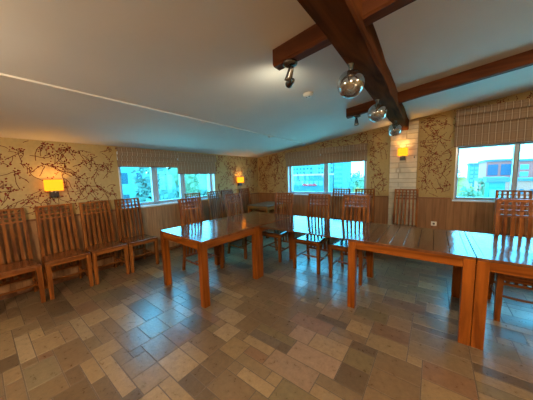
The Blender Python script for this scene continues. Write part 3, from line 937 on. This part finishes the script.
# ------------------------------------------------------------------ outdoors, seen through the panes
GZ = -7.5
M['bounce_ground'] = plain('bounce_ground', (0.74, 0.56, 0.44), 0.9, var=0.1, vscale=.4)  # paving made pale and warm so it bounces light up onto the ceiling
gm = MB(); gm.box(-160, 160, -90, 190, GZ - .5, GZ, M['bounce_ground']); struct(gm.build('ground'))
def bmat(n, c):
    c = tuple(.16 * v for v in c)
    M[n] = plain(n, c, 0.8, var=.06, vscale=1.0); return M[n]
bmat('pale_render', (.55, 1.05, .98)); bmat('teal_render', (.25, .62, .70)); bmat('brick', (3.2, .32, .24)); bmat('grey_roof', (.33, .42, .47))
bmat('blue_glass', (.06, .22, .42)); bmat('light_glass', (.8, 1.3, 1.2)); bmat('dim_glass', (.06, .22, .32)); bmat('tan_wall', (2.8, .50, .32))
bmat('kiosk_teal', (.10, .62, .60)); bmat('white_render', (3.0, .9, .75)); bmat('leaf_a', (.55, .75, .60)); bmat('leaf_b', (.8, .75, .35)); bmat('leaf_c', (2.2, .95, .25)); bmat('bark', (.12, .09, .07))
bmat('deep_blue', (.25, .50, .60)); bmat('pink_sign', (5.0, .12, .18)); bmat('yellow_leaf', (3.0, .8, .1))
def building(label, name, x0, x1, y0, y1, ztop, wall, roof, face, rows, cols, zb, winm, fr=(.6, .6), group=None):
    """face: 's' windows on the y0 side, 'e' windows on the x1 side"""
    r = thing(name, label, 'building', ((x0 + x1) / 2, (y0 + y1) / 2, GZ), 0, group)
    ox, oy = (x0 + x1) / 2, (y0 + y1) / 2
    hx, hy = (x1 - x0) / 2, (y1 - y0) / 2
    MB().box(-hx, hx, -hy, hy, 0, ztop - GZ, wall).build('facade', r)
    MB().box(-hx - .15, hx + .15, -hy - .15, hy + .15, ztop - GZ, ztop - GZ + .35, roof).build('roof', r)
    L = 2 * hx if face == 's' else 2 * hy
    cw, chh = L / cols, (ztop - .3 - zb) / rows
    proto = None
    for i in range(cols):
        for j in range(rows):
            u = -L / 2 + (i + .5) * cw
            zz = zb - GZ + (j + .5) * chh
            if proto is None:
                mb = MB(); a, b = cw * fr[0] / 2, chh * fr[1] / 2
                if face == 's': mb.box(-a, a, -.06, .05, -b, b, winm)
                else: mb.box(-.05, .06, -a, a, -b, b, winm)
                o = mb.build('window', r); proto = o
            else:
                o = proto.copy(); C.objects.link(o); o.parent = r
            o.location = (u, -hy, zz) if face == 's' else (hx, u, zz)
    return r
# beyond the right window
building('red brick building with wide blue windows seen through the right window', 'brick_building', 10.8, 13.75, 45, 53, 2.75, M['brick'], M['grey_roof'], 's', 1, 2, .45, M['blue_glass'], (.78, .86))
building('long red brick building behind the mullion of the right window', 'brick_building', 14.1, 21, 44.5, 53, 2.6, M['brick'], M['grey_roof'], 's', 2, 5, .2, M['light_glass'], (.62, .66))
building('distant teal tower left of the brick building in the right window', 'office_tower', 10.2, 12.4, 60, 64, 2.7, M['teal_render'], M['grey_roof'], 's', 5, 3, -2, M['light_glass'], (.6, .5))
building('low tan block below the brick building in the right window', 'low_block', 9.3, 16.5, 38, 43, -.1, M['tan_wall'], M['grey_roof'], 's', 1, 8, -2.5, M['dim_glass'], (.4, .3))
building('teal kiosk with a dark roof seen low in the right window', 'kiosk', 7.45, 8.3, 18, 19.5, .55, M['kiosk_teal'], M['grey_roof'], 's', 3, 2, -3.5, M['light_glass'], (.7, .6))
# beyond the middle window
building('pale apartment block behind the shop in the middle window', 'apartment_block', -40, -31.3, 70, 80, 8.0, M['pale_render'], M['grey_roof'], 's', 7, 6, -3, M['dim_glass'], (.55, .5))
building('low blue shop building with a pink sign in the middle window', 'shop_building', -19.6, -12.6, 35, 40, 1.35, M['deep_blue'], M['white_render'], 's', 2, 7, -3.6, M['light_glass'], (.75, .35))
building('tall pale tower right of the mullion in the middle window', 'apartment_tower', -25, -20, 60, 68, 11.0, M['pale_render'], M['grey_roof'], 's', 12, 5, -5, M['dim_glass'], (.5, .45))
building('tall blue tower in the right pane of the middle window', 'apartment_tower', -19.4, -16.9, 59, 67, 11.0, M['teal_render'], M['grey_roof'], 's', 12, 6, -5, M['light_glass'], (.4, .4))
sg = MB(); rs = random.Random(2)
for k in range(9):
    x = -16.8 + k * .33
    sg.box(x, x + .06, 34.50, 34.66, -.62, -.62 + rs.uniform(.3, .46), M['pink_sign'])
    sg.box(x, x + .25, 34.50, 34.66, -.62 + (.3 if k % 2 else 0), -.54 + (.3 if k % 2 else 0), M['pink_sign'])
    sg.box(x + .18, x + .24, 34.50, 34.66, -.62, -.62 + rs.uniform(.25, .4), M['pink_sign'])
sg.box(-16.9, -13.8, 34.66, 34.8, -.55, -.45, M['pink_sign'])
tag(sg.build('shop_sign'), 'pink shop sign on the low building in the middle window', 'sign')
# beyond the left window
building('pale blue building at the left edge of the left window', 'apartment_block', -34, -26, -2, 8.6, 6.0, M['pale_render'], M['grey_roof'], 'e', 4, 6, -5, M['dim_glass'], (.5, .5))
building('low white house seen between branches in the left window', 'white_house', -42, -34, 20, 26, .9, M['white_render'], M['grey_roof'], 'e', 1, 4, -2, M['dim_glass'], (.4, .5))

def leaf_ball(mb, c, rx, rz, n, size, m, r):
    for _ in range(n):
        while True:
            v = Vector((r.uniform(-1, 1), r.uniform(-1, 1), r.uniform(-1, 1)))
            if .35 < v.length < 1: break
        p = Vector(c) + Vector((v.x * rx, v.y * rx, v.z * rz))
        a = Vector((r.uniform(-1, 1), r.uniform(-1, 1), r.uniform(-1, 1))).normalized()
        b = a.orthogonal().normalized()
        s = size * r.uniform(.6, 1.3)
        mb.poly([p - a * s, p + b * s * .6, p + a * s, p - b * s * .6], m)
def make_tree(label, x, y, ztop, rx, m, seed, group, n=900, leaf=.26):
    r = random.Random(seed)
    t = thing('leafy_tree', label, 'tree', (x, y, GZ), 0, group)
    H = ztop - GZ
    mb = MB(); mb.tube([(0, 0, 0), (.1, .05, H * .4), (0, .1, H * .8)], [.22, .16, .06], M['bark'], 8); mb.build('trunk', t)
    mb = MB()
    rz = H * .33
    for k in range(6):
        cz_ = H - rz + r.uniform(-.6, .55) * rz
        leaf_ball(mb, (r.uniform(-.5, .5) * rx, r.uniform(-.5, .5) * rx, cz_), rx * .62, rz * .55, n // 6, leaf, m, r)
    core = [(0, H - .25 * rz)] + [(rx * .62 * math.sin(a), H - .95 * rz + rz * .75 * math.cos(a)) for a in (.5, .9, 1.3, 1.7, 2.1, 2.5)] + [(0, H - 1.8 * rz)]
    mb.lathe([(p * r.uniform(.9, 1.1), q) for p, q in core], (0, 0, 0), m, 14)
    mb.build('crown', t, recalc=False)
    return t
trees = [
    (-20.5, 1.6, 2.0, 2.0, 'leaf_a', 'dark tree close to the left jamb in the left window'),
    (-16, 5.2, 3.6, 2.2, 'leaf_a', 'tall dense tree filling the second light of the left window'),
    (-18, 8.9, 4.2, 2.6, 'leaf_b', 'tall tree filling the middle casement of the left window'),
    (-22, 13.2, 4.0, 2.6, 'leaf_a', 'dense tree behind the right mullion of the left window'),
    (-27, 19.0, 1.1, 2.4, 'leaf_b', 'lower tree in the right casement of the left window'),
    (-38, 33.0, 2.6, 4.0, 'leaf_c', 'far pale tree at the right end of the left window'),
    (-8.2, 40, 1.9, 2.0, 'leaf_a', 'round dark tree at the right edge of the middle window'),
    (-6.0, 37, 1.2, 1.9, 'leaf_b', 'green tree beside the right jamb of the middle window'),
    (-3.6, 25, -.5, 1.3, 'yellow_leaf', 'yellowish bush low in the right corner of the middle window'),
    (6.7, 30, 1.5, 1.6, 'leaf_c', 'light green tree at the left edge of the right window'),
    (9.6, 33.5, .7, 1.2, 'leaf_b', 'green tree below the distant tower in the right window'),
    (6.7, 22, .1, 1.2, 'leaf_b', 'low green tree in the lower left corner of the right window'),
]
for i, (x, y, zt, rx, m, lab) in enumerate(trees):
    make_tree(lab, x, y, zt, rx, M[m], 30 + i, 'trees outside the windows', 1300 if x < -15 else 800, .30 if x < -15 else .24)
